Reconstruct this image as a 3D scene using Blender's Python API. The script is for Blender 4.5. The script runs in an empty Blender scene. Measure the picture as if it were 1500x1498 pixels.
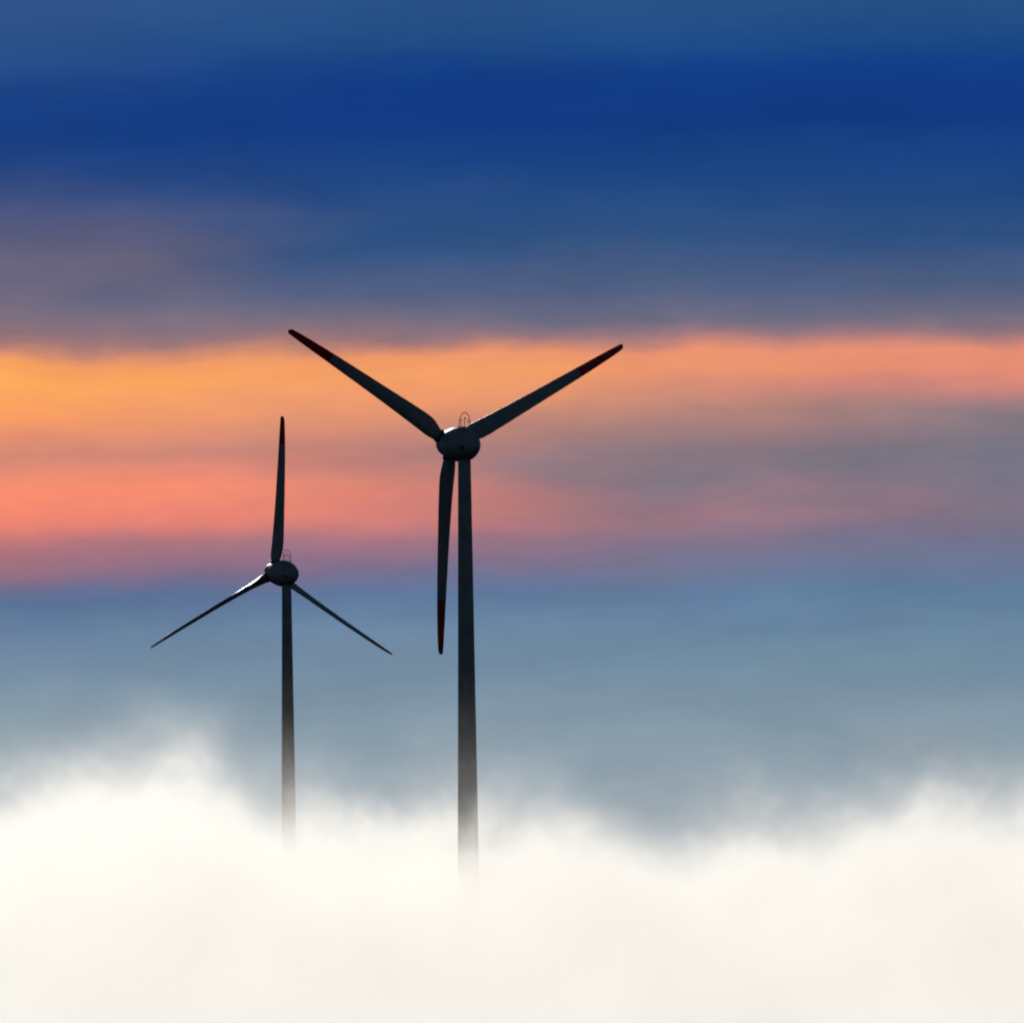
import bpy, bmesh, math, random
from mathutils import Vector, Matrix

scene = bpy.context.scene
R_ = math.radians
COL = scene.collection

# ------------------------------------------------------------------ camera
# a long telephoto lens on a 20 m rise, looking slightly upwards at two
# turbines 2.5 km and 3.4 km away that stand in a bank of fog
K = 4.516e-5                      # radians per photograph pixel (1500 px wide)
CAM = Vector((0.0, 0.0, 20.0))
EYE_ROW = 1350.0                  # photo row of the level line of sight
PITCH = (EYE_ROW - 749.0) * K
ROLL = R_(0.57)
cam_data = bpy.data.cameras.new("camera")
cam_data.sensor_width = 36.0
cam_data.lens = 18.0 / (750.0 * K)
cam_data.clip_start = 1.0
cam_data.clip_end = 300000.0
cam = bpy.data.objects.new("camera", cam_data)
cam.matrix_world = (Matrix.Translation(CAM) @ Matrix.Rotation(math.pi / 2 + PITCH, 4, 'X')
                    @ Matrix.Rotation(-ROLL, 4, 'Z'))
COL.objects.link(cam)
scene.camera = cam

def ray(px, py):
    d = Vector(((px - 750.0) * K, -(py - 749.0) * K, -1.0))
    return (cam.matrix_world.to_3x3() @ d).normalized()

def at(px, py, depth):
    """Point on the line of sight of a photo pixel at a known distance north."""
    d = ray(px, py)
    return CAM + d * (depth / d.y)

# ------------------------------------------------------------------ light, sky
SUN_EL = R_(15.0)
SUN_AZ = R_(-9.0)                 # left of the view, behind the turbines
SUN_DIR = Vector((math.sin(SUN_AZ) * math.cos(SUN_EL), math.cos(SUN_AZ) * math.cos(SUN_EL), math.sin(SUN_EL)))

def srgb(r, g, b):
    f = lambda c: (c / 12.92 if c <= 0.04045 else ((c + 0.055) / 1.055) ** 2.4)
    return (f(r / 255.0), f(g / 255.0), f(b / 255.0), 1.0)

class Nodes:
    """Small helper to write node graphs as expressions."""
    def __init__(self, tree):
        self.t = tree
    def new(self, kind, **props):
        n = self.t.nodes.new(kind)
        for k, v in props.items():
            setattr(n, k, v)
        return n
    def put(self, sock, v):
        if isinstance(v, bpy.types.NodeSocket):
            self.t.links.new(v, sock)
        elif v is not None:
            sock.default_value = v
    def m(self, op, a, b=None, c=None, clamp=False):
        n = self.new("ShaderNodeMath", operation=op, use_clamp=clamp)
        for i, v in enumerate((a, b, c)):
            if v is not None:
                self.put(n.inputs[i], v)
        return n.outputs[0]
    def smooth(self, v, a, b, lo=0.0, hi=1.0, kind='SMOOTHSTEP'):
        n = self.new("ShaderNodeMapRange", interpolation_type=kind)
        self.put(n.inputs["Value"], v)
        for key, val in (("From Min", a), ("From Max", b), ("To Min", lo), ("To Max", hi)):
            self.put(n.inputs[key], val)
        return n.outputs["Result"]
    def xyz(self, v):
        n = self.new("ShaderNodeSeparateXYZ")
        self.put(n.inputs[0], v)
        return n.outputs
    def vec(self, x, y, z):
        n = self.new("ShaderNodeCombineXYZ")
        for i, v in enumerate((x, y, z)):
            self.put(n.inputs[i], v)
        return n.outputs[0]
    def noise(self, vec, scale, detail=3.0, rough=0.5):
        n = self.new("ShaderNodeTexNoise", noise_dimensions='3D')
        self.put(n.inputs["Vector"], vec)
        self.put(n.inputs["Scale"], scale)
        self.put(n.inputs["Detail"], detail)
        self.put(n.inputs["Roughness"], rough)
        return n.outputs["Fac"]
    def mix(self, f, a, b):
        n = self.new("ShaderNodeMix", data_type='RGBA')
        self.put(n.inputs["Factor"], f)
        self.put(n.inputs["A"], a)
        self.put(n.inputs["B"], b)
        for s in n.inputs:
            if s.type == 'RGBA' and s.name == 'A': self.put(s, a)
            if s.type == 'RGBA' and s.name == 'B': self.put(s, b)
        return [o for o in n.outputs if o.type == 'RGBA'][0]
    def ramp(self, f, stops, interp='LINEAR'):
        n = self.new("ShaderNodeValToRGB")
        cr = n.color_ramp
        cr.interpolation = interp
        stops = sorted(stops)
        while len(cr.elements) < len(stops):
            cr.elements.new(0.5)
        for e, (p, c) in zip(cr.elements, stops):
            e.position = p
            e.color = c
        self.put(n.inputs[0], f)
        return n.outputs[0]

world = bpy.data.worlds.new("World")
scene.world = world
world.use_nodes = True
wt = world.node_tree
wt.nodes.clear()
W = Nodes(wt)
sky = W.new("ShaderNodeTexSky", sky_type='NISHITA', sun_disc=False)
sky.sun_elevation = SUN_EL
sky.sun_rotation = SUN_AZ
sky.air_density = 1.0
sky.dust_density = 0.0
sky.ozone_density = 4.0
co = W.new("ShaderNodeTexCoord").outputs["Generated"]
dx, dy, dz = W.xyz(co)
el = W.m('ARCSINE', dz)
az = W.m('ARCTAN2', dx, dy)
# cloud strata: long soft streaks, stretched along the horizon
streak = W.vec(W.m('MULTIPLY', az, 26.0), W.m('MULTIPLY', el, 110.0), 3.7)
n1 = W.m('SUBTRACT', W.noise(streak, 1.0, 4.0, 0.55), 0.5)
fine = W.vec(W.m('MULTIPLY', az, 130.0), W.m('MULTIPLY', el, 330.0), 9.1)
n2 = W.m('SUBTRACT', W.noise(fine, 1.0, 4.0, 0.6), 0.5)
elw = W.m('ADD', el, W.m('ADD', W.m('MULTIPLY', n1, 0.0040), W.m('MULTIPLY', n2, 0.0017)))
TOP = 0.16                         # the strata are described up to about 9 degrees
def row(y): return max(0.0, min(1.0, (EYE_ROW - y) * K / TOP))
sunward = [(0, (50, 85, 140)), (90, (40, 78, 138)), (145, (26, 65, 134)), (205, (23, 61, 131)), (250, (36, 69, 130)), (305, (68, 84, 128)),
           (380, (104, 100, 125)), (450, (127, 111, 125)), (488, (150, 116, 122)), (503, (205, 138, 112)), (518, (248, 162, 98)),
           (545, (255, 172, 88)), (600, (255, 160, 99)), (632, (236, 148, 112)), (662, (214, 137, 119)), (690, (238, 141, 114)), (720, (252, 143, 111)), (765, (236, 132, 114)),
           (795, (180, 118, 125)), (850, (124, 110, 140)), (875, (90, 114, 152)), (930, (107, 133, 162)), (1000, (119, 143, 162)),
           (1100, (134, 154, 168)), (1350, (140, 157, 170))]
away = [(0, (40, 82, 135)), (60, (30, 75, 135)), (110, (18, 60, 135)), (190, (18, 58, 130)), (260, (28, 70, 132)),
        (350, (48, 82, 130)), (420, (80, 95, 130)), (470, (112, 110, 130)), (500, (165, 122, 124)), (515, (228, 142, 114)),
        (545, (232, 142, 115)), (575, (200, 132, 124)), (615, (136, 121, 128)), (690, (112, 114, 131)), (755, (126, 115, 132)), (790, (118, 115, 140)),
        (830, (105, 120, 150)), (870, (97, 127, 160)), (950, (111, 140, 163)), (1050, (129, 150, 165)), (1350, (140, 157, 170))]
beyond = [(-500, (44, 74, 118)), (-1100, (40, 66, 104)), (-1900, (38, 60, 96))]
t = W.m('DIVIDE', elw, TOP)
cs = W.ramp(t, [(row(y), srgb(*c)) for y, c in sunward + beyond])
ca = W.ramp(t, [(row(y), srgb(*c)) for y, c in away + beyond])
off = W.m('ABSOLUTE', W.m('SUBTRACT', az, SUN_AZ))
reach = W.smooth(el, (EYE_ROW - 520) * K, (EYE_ROW - 430) * K, 0.188, 0.158)   # the mauve cloud ends sooner than the glow under it
glow = W.smooth(W.m('ADD', off, W.m('MULTIPLY', n1, 0.07)), 0.118, reach, 1.0, 0.0)
veil = W.vec(W.m('MULTIPLY', az, 75.0), W.m('MULTIPLY', el, 300.0), 5.3)
shade = W.smooth(W.noise(veil, 1.0, 5.0, 0.6), 0.3, 0.7, 0.93, 1.07, 'LINEAR')
layered = W.new("ShaderNodeVectorMath", operation='SCALE')
W.put(layered.inputs[0], W.mix(glow, ca, cs))
W.put(layered.inputs["Scale"], shade)
strata = layered.outputs[0]
# the open sky above and away from the sunset: the physical sky behind a thin overcast
sky_dim = W.new("ShaderNodeVectorMath", operation='SCALE')
W.put(sky_dim.inputs[0], sky.outputs[0])
sky_dim.inputs["Scale"].default_value = 0.018
behind = W.smooth(W.m('ABSOLUTE', az), 0.5, 1.6)
open_sky = W.m('MAXIMUM', W.smooth(el, 0.10, 0.40), behind)
colour = W.mix(open_sky, strata, sky_dim.outputs[0])
bg = W.new("ShaderNodeBackground")
W.put(bg.inputs["Color"], colour)
bg.inputs["Strength"].default_value = 1.0
wo = W.new("ShaderNodeOutputWorld")
wt.links.new(bg.outputs[0], wo.inputs["Surface"])

sun_data = bpy.data.lights.new("sun", 'SUN')
sun_data.energy = 2.15
sun_data.angle = R_(0.5)
sun_data.color = (1.0, 0.945, 0.845)
sun = bpy.data.objects.new("sun", sun_data)
sun.rotation_euler = SUN_DIR.to_track_quat('Z', 'Y').to_euler()
sun.location = (-200, 1000, 400)
COL.objects.link(sun)

vs = scene.view_settings
vs.view_transform = 'Standard'
vs.look = 'None'
vs.exposure = 0.0
vs.gamma = 1.0
vs.use_curve_mapping = False
cy = scene.cycles
cy.use_denoising = True
cy.filter_width = 2.1
cy.max_bounces = 6
cy.diffuse_bounces = 0
cy.glossy_bounces = 0
cy.volume_bounces = 4
cy.volume_step_rate = 0.5
cy.use_adaptive_sampling = True
cy.adaptive_threshold = 0.04
cy.adaptive_min_samples = 12
cy.volume_max_steps = 512

# ------------------------------------------------------------------ helpers
def mesh_object(name, bm, mat, parent=None, smooth=True):
    me = bpy.data.meshes.new(name)
    bmesh.ops.recalc_face_normals(bm, faces=bm.faces)
    bm.to_mesh(me)
    bm.free()
    if smooth:
        for p in me.polygons:
            p.use_smooth = True
    me.materials.append(mat)
    o = bpy.data.objects.new(name, me)
    COL.objects.link(o)
    o.parent = parent
    return o

def loft(bm, rings, cap0=True, cap1=True):
    vr = [[bm.verts.new(p) for p in r] for r in rings]
    n = len(vr[0])
    for a, b in zip(vr, vr[1:]):
        for i in range(n):
            bm.faces.new((a[i], a[(i + 1) % n], b[(i + 1) % n], b[i]))
    if cap0: bm.faces.new(list(reversed(vr[0])))
    if cap1: bm.faces.new(vr[-1])

def lathe(bm, profile, n=48, centre=(0, 0, 0), axis='Z'):
    """profile: (position along the axis, radius)"""
    rings = []
    for h, r in profile:
        ring = []
        for i in range(n):
            a = 2 * math.pi * i / n
            c, s = r * math.cos(a), r * math.sin(a)
            p = (c, s, h) if axis == 'Z' else (c, h, s)
            ring.append(Vector(p) + Vector(centre))
        rings.append(ring)
    loft(bm, rings)

def tube(bm, pts, r, n=8, closed=False):
    pts = [Vector(p) for p in pts]
    rings = []
    for i, p in enumerate(pts):
        a = pts[max(i - 1, 0)]
        b = pts[min(i + 1, len(pts) - 1)]
        d = (b - a).normalized()
        u = d.cross(Vector((0.13, 1, 0.07))).normalized()
        v = d.cross(u)
        rings.append([p + u * (r * math.cos(2 * math.pi * k / n)) + v * (r * math.sin(2 * math.pi * k / n)) for k in range(n)])
    loft(bm, rings)

def box(bm, lo, hi):
    m = Matrix.Translation((Vector(lo) + Vector(hi)) / 2) @ Matrix.Diagonal((*(Vector(hi) - Vector(lo)), 1))
    bmesh.ops.create_cube(bm, size=1.0, matrix=m)

# ------------------------------------------------------------------ materials
def paint(name, colour, rough, dirt=0.25, scale=0.35):
    m = bpy.data.materials.new(name)
    m.use_nodes = True
    N = Nodes(m.node_tree)
    b = m.node_tree.nodes["Principled BSDF"]
    pos = N.new("ShaderNodeTexCoord").outputs["Object"]
    f = N.smooth(N.noise(pos, scale, 5.0, 0.6), 0.35, 0.75)
    dark = tuple(c * (1 - dirt) for c in colour[:3]) + (1,)
    N.put(b.inputs["Base Color"], N.mix(f, colour, dark))
    N.put(b.inputs["Roughness"], N.smooth(N.noise(pos, scale * 3, 3.0), 0.3, 0.7, rough - 0.06, rough + 0.1))
    bump = N.new("ShaderNodeBump")
    bump.inputs["Strength"].default_value = 0.15
    bump.inputs["Distance"].default_value = 0.02
    N.put(bump.inputs["Height"], N.noise(pos, 2.2, 4.0))
    N.put(b.inputs["Normal"], bump.outputs[0])
    return m

GREY = paint("light_grey_paint", (0.36, 0.37, 0.38, 1), 0.42)
TOWER = paint("tower_paint", (0.36, 0.37, 0.37, 1), 0.5)
RED = paint("signal_red_paint", (0.72, 0.018, 0.02, 1), 0.35)
DARK = paint("dark_metal", (0.03, 0.03, 0.032, 1), 0.5)
STEEL = paint("galvanised_steel", (0.16, 0.16, 0.165, 1), 0.4)
CONCRETE = paint("concrete", (0.30, 0.29, 0.27, 1), 0.85, 0.4, 1.1)

gm = bpy.data.materials.new("pasture")
gm.use_nodes = True
N = Nodes(gm.node_tree)
pos = N.new("ShaderNodeNewGeometry").outputs["Position"]
field = N.noise(pos, 0.004, 3.0)
grain = N.noise(pos, 0.35, 6.0, 0.65)
g1 = N.mix(N.smooth(field, 0.42, 0.58), (0.045, 0.07, 0.022, 1), (0.085, 0.075, 0.035, 1))
g2 = N.mix(N.smooth(grain, 0.3, 0.7), g1, (0.03, 0.045, 0.018, 1))
gb = gm.node_tree.nodes["Principled BSDF"]
N.put(gb.inputs["Base Color"], g2)
gb.inputs["Roughness"].default_value = 0.95

# ------------------------------------------------------------------ ground
bm = bmesh.new()
def ground_h(x, y):
    d = math.hypot(x, y)
    h = 18.3 * math.exp(-(d / 260.0) ** 2)                 # the rise the camera stands on
    far = 1 - math.exp(-(d / 900.0) ** 2)
    return h + 0.5 * far * (math.sin(x * 0.004 + 1.3) * math.cos(y * 0.0031))
ticks = sorted({s * v for v in (0, 60, 120, 180, 250, 330, 430, 560, 720, 900, 1150, 1400, 1700, 2000, 2300, 2600, 2900, 3200, 3500, 3900,
                                4500, 5500, 7000, 10000, 20000, 60000, 150000) for s in (-1, 1)})
grid = [[bm.verts.new((x, y, ground_h(x, y) if math.hypot(x, y) < 5000 else 0.0)) for x in ticks] for y in ticks]
for j in range(len(ticks) - 1):
    for i in range(len(ticks) - 1):
        bm.faces.new((grid[j][i], grid[j][i + 1], grid[j + 1][i + 1], grid[j + 1][i]))
ground = mesh_object("ground", bm, gm)
ground["kind"] = "structure"

# ------------------------------------------------------------------ turbines
ROTOR_R = 35.0
OVERHANG = 5.8
TILT = R_(4.0)

CHORD = [(0.058, 2.00, 1.0, 0.50), (0.080, 2.02, 1.0, 0.50), (0.100, 2.40, 0.80, 0.46), (0.125, 2.82, 0.58, 0.41), (0.155, 3.00, 0.45, 0.37),
         (0.20, 2.96, 0.38, 0.35), (0.30, 2.70, 0.31, 0.33), (0.40, 2.44, 0.27, 0.32), (0.50, 2.22, 0.24, 0.31), (0.60, 2.02, 0.22, 0.31),
         (0.70, 1.82, 0.20, 0.31), (0.80, 1.60, 0.19, 0.32), (0.90, 1.32, 0.18, 0.34), (0.95, 1.14, 0.17, 0.36), (0.98, 0.98, 0.17, 0.38),
         (0.993, 0.80, 0.17, 0.42), (1.0, 0.48, 0.18, 0.48)]      # radius / R, chord, thickness / chord, share of chord ahead of the axis

def chord_at(u):
    for (u0, *a), (u1, *b) in zip(CHORD, CHORD[1:]):
        if u0 <= u <= u1:
            k = (u - u0) / (u1 - u0)
            return [p + (q - p) * k for p, q in zip(a, b)]
    return CHORD[-1][1:]

def blade_ring(u, n=28):
    """One section of the blade; blade along +Z, leading edge towards -X, upwind side +Y."""
    c, tk, ahead = chord_at(u)
    tw = R_(11.0 * max(0.0, 1 - (u / 0.8)) ** 1.3 - 1.0)
    roundness = max(0.0, min(1.0, (0.15 - u) / 0.06))
    ring = []
    for i in range(n):
        a = 2 * math.pi * i / n
        x = 0.5 - 0.5 * math.cos(a)                      # 0 leading edge .. 1 trailing edge
        yt = 5 * tk * (0.2969 * math.sqrt(x) - 0.126 * x - 0.3516 * x * x + 0.2843 * x ** 3 - 0.1015 * x ** 4)
        yt = max(yt, 0.012)
        s = 1 if math.sin(a) >= 0 else -1
        if abs(math.sin(a)) < 1e-6: s = 0
        y_air = s * yt + 0.02 * 4 * x * (1 - x)
        y_cir = 0.5 * tk * math.sin(a)
        y = (y_air * (1 - roundness) + y_cir * roundness) * c
        px, py = (x - ahead) * c, y
        q = px * math.cos(tw) + py * math.sin(tw), -px * math.sin(tw) + py * math.cos(tw)
        bend = -0.5 * u * u                                # flexed a little downwind
        ring.append(Vector((q[0], q[1] + bend, u * ROTOR_R)))
    return ring

def blade_meshes(red_from):
    us = sorted({u for u, *_ in CHORD} | {0.05 + 0.95 * i / 40 for i in range(1, 40)})
    us = [u for u in us if abs(u - red_from) > 0.004]
    inner = [u for u in us if u < red_from] + [red_from]
    outer = [red_from + 1e-4] + [u for u in us if u > red_from]
    bm = bmesh.new(); loft(bm, [blade_ring(u) for u in inner])
    bt = bmesh.new(); loft(bt, [blade_ring(u) for u in outer])
    out = []
    for name, b, mat in (("blade", bm, GREY), ("blade_tip", bt, RED)):
        me = bpy.data.meshes.new(name)
        bmesh.ops.recalc_face_normals(b, faces=b.faces)
        b.to_mesh(me); b.free()
        for p in me.polygons: p.use_smooth = len(p.vertices) == 4
        me.materials.append(mat)
        out.append(me)
    return out

NACELLE = [(-4.3, 0.02), (-4.27, 0.30), (-4.1, 0.66), (-3.8, 1.02), (-3.3, 1.40), (-2.6, 1.80), (-1.7, 2.22), (-0.6, 2.64), (0.6, 2.83),
           (1.8, 2.90), (3.0, 2.82), (3.9, 2.66), (4.55, 2.48), (4.62, 2.40)]
SPINNER = [(4.70, 2.34), (4.76, 2.42), (5.3, 2.38), (6.2, 2.26), (7.0, 2.06), (7.7, 1.75), (8.3, 1.32), (8.7, 0.85), (8.9, 0.4), (8.95, 0.02)]

def nacelle_r(a):
    for (a0, r0), (a1, r1) in zip(NACELLE, NACELLE[1:]):
        if a0 <= a <= a1:
            return r0 + (r1 - r0) * (a - a0) / (a1 - a0)
    return 0.0

def turbine(tower_px, depth, hub_row, psi, phi, pitch, red_from, label):
    """Rotor on the far side; psi = how far the rotor axis points left of the line of sight (degrees)."""
    top = at(tower_px[0], tower_px[1], depth)
    gz = ground_h(top.x, depth)
    hub_z = at(tower_px[0], hub_row, depth).z - OVERHANG * math.sin(TILT)
    root = bpy.data.objects.new("wind_turbine", None)
    root.empty_display_size = 5
    root.location = (top.x, depth, gz)
    root.rotation_euler = (0, 0, R_(psi))                 # local +Y is the upwind direction
    COL.objects.link(root)
    root["label"] = label
    root["category"] = "wind turbine"
    root["group"] = "wind turbines rising out of the fog"
    hz = hub_z - gz
    # foundation and tapered tubular tower
    bm = bmesh.new()
    lathe(bm, [(-1.2, 6.0), (0.12, 6.0), (0.22, 5.9), (0.55, 3.4), (0.60, 3.3)], 48)
    mesh_object("foundation", bm, CONCRETE, root)
    t_top = hz - 2.35
    def tr(z): return 1.05 + 0.0103 * (t_top - z)
    bm = bmesh.new()
    lathe(bm, [(0.58 + (t_top - 0.58) * i / 30, tr(0.58 + (t_top - 0.58) * i / 30)) for i in range(31)], 56)
    tower = mesh_object("tower", bm, TOWER, root)
    for f in (0.27, 0.52, 0.77):
        z = 0.58 + (t_top - 0.58) * f
        bm = bmesh.new()
        lathe(bm, [(z - 0.07, tr(z) - 0.02), (z - 0.06, tr(z) + 0.018), (z + 0.06, tr(z) + 0.018), (z + 0.07, tr(z) - 0.02)], 56)
        mesh_object("flange", bm, TOWER, tower)
    bm = bmesh.new()
    rb = tr(2.5)
    box(bm, (-0.45, -rb - 0.10, 1.7), (0.45, -rb + 0.3, 3.9))
    mesh_object("door", bm, DARK, tower, False)
    bm = bmesh.new()
    for i in range(6):
        box(bm, (-0.55, -rb - 0.10 - 0.28 * (6 - i), 0.2), (0.55, -rb - 0.11 - 0.28 * (5 - i), 0.45 + 0.22 * i))
    mesh_object("door_steps", bm, STEEL, tower, False)
    # head
    tilt = Matrix.Translation((0, 0, hz)) @ Matrix.Rotation(TILT, 4, 'X')
    bm = bmesh.new()
    lathe(bm, [(t_top - 0.02, 1.12), (t_top, 1.22), (t_top + 0.35, 1.30), (t_top + 0.9, 1.30)], 48)
    mesh_object("yaw_bearing", bm, DARK, root)
    bm = bmesh.new()
    lathe(bm, NACELLE, 64, axis='Y')
    nac = mesh_object("nacelle", bm, GREY, root)
    nac.matrix_local = tilt
    # rear-side vent hatch, a plate bent to the shell
    bm = bmesh.new()
    def shell(a, th, lift):
        r = nacelle_r(a) + lift
        return Vector((r * math.cos(th), a, r * math.sin(th)))
    th0 = R_(194)
    grid_o = [[bm.verts.new(shell(-3.05 + 0.22 * i, th0 + R_(-7 + 4.7 * j), 0.035)) for i in range(4)] for j in range(4)]
    grid_i = [[bm.verts.new(shell(-3.05 + 0.22 * i, th0 + R_(-7 + 4.7 * j), -0.05)) for i in range(4)] for j in range(4)]
    for j in range(3):
        for i in range(3):
            bm.faces.new((grid_o[j][i], grid_o[j][i + 1], grid_o[j + 1][i + 1], grid_o[j + 1][i]))
            bm.faces.new((grid_i[j][i], grid_i[j + 1][i], grid_i[j + 1][i + 1], grid_i[j][i + 1]))
    for k in range(3):
        bm.faces.new((grid_o[0][k], grid_i[0][k], grid_i[0][k + 1], grid_o[0][k + 1]))
        bm.faces.new((grid_o[3][k], grid_o[3][k + 1], grid_i[3][k + 1], grid_i[3][k]))
        bm.faces.new((grid_o[k][0], grid_o[k + 1][0], grid_i[k + 1][0], grid_i[k][0]))
        bm.faces.new((grid_o[k][3], grid_i[k][3], grid_i[k + 1][3], grid_o[k + 1][3]))
    mesh_object("hatch", bm, DARK, nac, False)
    # weather mast: service platform, lightning arch, sensors
    z0 = 2.98
    bm = bmesh.new()
    box(bm, (-0.95, -0.75, z0 - 0.10), (0.95, 0.75, z0 + 0.02))
    for x in (-0.7, 0.7):
        for y in (-0.55, 0.55):
            box(bm, (x - 0.06, y - 0.06, z0 - 0.85), (x + 0.06, y + 0.06, z0 - 0.09))
    mesh_object("platform", bm, STEEL, nac, False)
    bm = bmesh.new()
    arch = []
    for i in range(25):
        a = math.pi * i / 24
        arch.append((-0.98 * math.cos(a) * (1 - 0.1 * math.sin(a)), 0, z0 + 2.35 * math.sin(a) ** 0.62))
    tube(bm, arch, 0.065)
    mesh_object("lightning_arch", bm, DARK, nac)
    for x, h in ((-0.62, 1.2), (0.0, 1.45), (0.62, 1.1)):
        bm = bmesh.new()
        tube(bm, [(x, 0, z0), (x, 0, z0 + h)], 0.055)
        post = mesh_object("sensor_post", bm, DARK, nac)
        bm = bmesh.new()
        if x:
            for k in range(3):
                a = 2 * math.pi * k / 3 + x
                tube(bm, [(x, 0, z0 + h - 0.1), (x + 0.17 * math.cos(a), 0.17 * math.sin(a), z0 + h - 0.1)], 0.02, 6)
                bmesh.ops.create_uvsphere(bm, u_segments=10, v_segments=6, radius=0.085,
                                          matrix=Matrix.Translation((x + 0.2 * math.cos(a), 0.2 * math.sin(a), z0 + h - 0.1)))
            mesh_object("cup_anemometer", bm, DARK, post)
        else:
            box(bm, (-0.035, -0.35, z0 + h - 0.2), (0.035, 0.05, z0 + h + 0.1))
            tube(bm, [(0, 0, z0 + h - 0.05), (0, 0.4, z0 + h - 0.05)], 0.03, 6)
            mesh_object("wind_vane", bm, DARK, post, False)
    # spinner and blades
    bm = bmesh.new()
    lathe(bm, SPINNER, 64, axis='Y')
    hub = mesh_object("hub", bm, GREY, root)
    hub.matrix_local = tilt
    inner, outer = blade_meshes(red_from)
    bm = bmesh.new()
    lathe(bm, [(2.05, 1.06), (2.12, 1.16), (2.62, 1.14), (2.70, 1.02)], 40)
    collar_me = None
    for k in range(3):
        a = R_(phi + 120 * k)
        place = tilt @ Matrix.Translation((0, OVERHANG, 0)) @ Matrix.Rotation(a, 4, 'Y')
        if collar_me is None:
            collar = mesh_object("blade_collar", bm, DARK, root)
            collar_me = collar.data
        else:
            collar = bpy.data.objects.new("blade_collar", collar_me)
            COL.objects.link(collar)
            collar.parent = root
        collar.matrix_local = place
        b = bpy.data.objects.new("blade", inner)
        COL.objects.link(b)
        b.parent = root
        b.matrix_local = place @ Matrix.Rotation(-R_(pitch), 4, 'Z')
        tip = bpy.data.objects.new("blade_tip", outer)
        COL.objects.link(tip)
        tip.parent = b
        tip["label"] = "dark red painted outer end of the blade"
    return root

near = turbine((680.5, 700), 2500.0, 647.7, 24.0, 62.0, 9.0, 0.745,
        "larger nearer wind turbine with two blades raised in a V and one hanging down")
far_ = turbine((420.0, 880), 3370.0, 837.7, 28.0, 2.0, 52.0, 0.82,
        "smaller farther wind turbine at left with one blade pointing straight up")

# ------------------------------------------------------------------ fog bank
Y0, Y1, ZT, HX = 900.0, 4300.0, 66.0, 620.0
fm = bpy.data.materials.new("fog")
fm.use_nodes = True
ft = fm.node_tree
ft.nodes.clear()
F = Nodes(ft)
p = F.new("ShaderNodeNewGeometry").outputs["Position"]
x, y, z = F.xyz(p)
billow = F.noise(F.vec(x, F.m('MULTIPLY', y, 0.07), z), 0.064, 6.0, 0.68)
# rolling height of the bank across its width, in metres, ridges slightly askew
CREST = [(0, 1115), (130, 1085), (260, 1055), (350, 1095), (430, 1160), (530, 1188), (600, 1172), (690, 1165), (760, 1135), (850, 1165),
         (930, 1205), (1050, 1262), (1150, 1285), (1220, 1250), (1300, 1170), (1390, 1150), (1500, 1178)]
stops = [(-620, 30.0), (-420, 34.0), (-260, 29.0), (-140, 33.0)]
stops += [((px - 750) * 0.1039, 12.0 + (1350 - py) * 0.1039) for px, py in CREST]
stops += [(130, 33.0), (240, 29.0), (400, 34.0), (620, 31.0)]
across = F.m('MULTIPLY_ADD', y, 0.03, F.m('ADD', x, -0.03 * 2300.0))
crest = F.ramp(F.m('MULTIPLY_ADD', across, 1.0 / 1240.0, 0.5), [((X + 620) / 1240.0, (h / 50.0,) * 3 + (1,)) for X, h in stops], 'B_SPLINE')
RISE = [(900, 0.02), (1150, 0.12), (1500, 0.36), (1850, 0.66), (2150, 0.87), (2450, 0.98), (2620, 1.06), (2900, 1.04), (3300, 0.84), (4300, 0.60)]
rise = F.ramp(F.m('MULTIPLY_ADD', y, 1.0 / (Y1 - Y0), -Y0 / (Y1 - Y0)), [((Y - Y0) / (Y1 - Y0), (v, v, v, 1)) for Y, v in RISE])
lumps = F.m('MULTIPLY_ADD', billow, 56.0, F.m('MULTIPLY_ADD', crest, 50.0, -26.6))
depth_in = F.m('SUBTRACT', F.m('MULTIPLY', lumps, rise), z)
# thickens by e every 5 m downwards, thin veil on top
dens = F.m('MINIMUM', F.m('MULTIPLY', F.m('EXPONENT', F.m('MULTIPLY', depth_in, 1.0 / 4.4)), 0.0021), 0.0075)
dens = F.m('MULTIPLY', dens, F.smooth(z, ZT - 12.0, ZT - 1.0, 1.0, 0.0))
pv = F.new("ShaderNodeVolumePrincipled")
pv.inputs["Color"].default_value = (0.985, 0.985, 0.985, 1)
pv.inputs["Anisotropy"].default_value = 0.55
F.put(pv.inputs["Density"], dens)
fo = F.new("ShaderNodeOutputMaterial")
ft.links.new(pv.outputs[0], fo.inputs["Volume"])
bm = bmesh.new()
box(bm, (-HX, Y0, -3.0), (HX, Y1, ZT))
fog = mesh_object("fog_bank", bm, fm, None, False)
fog["kind"] = "stuff"
fog["label"] = "thick white bank of fog hiding the feet of both turbines"
fog["category"] = "fog"
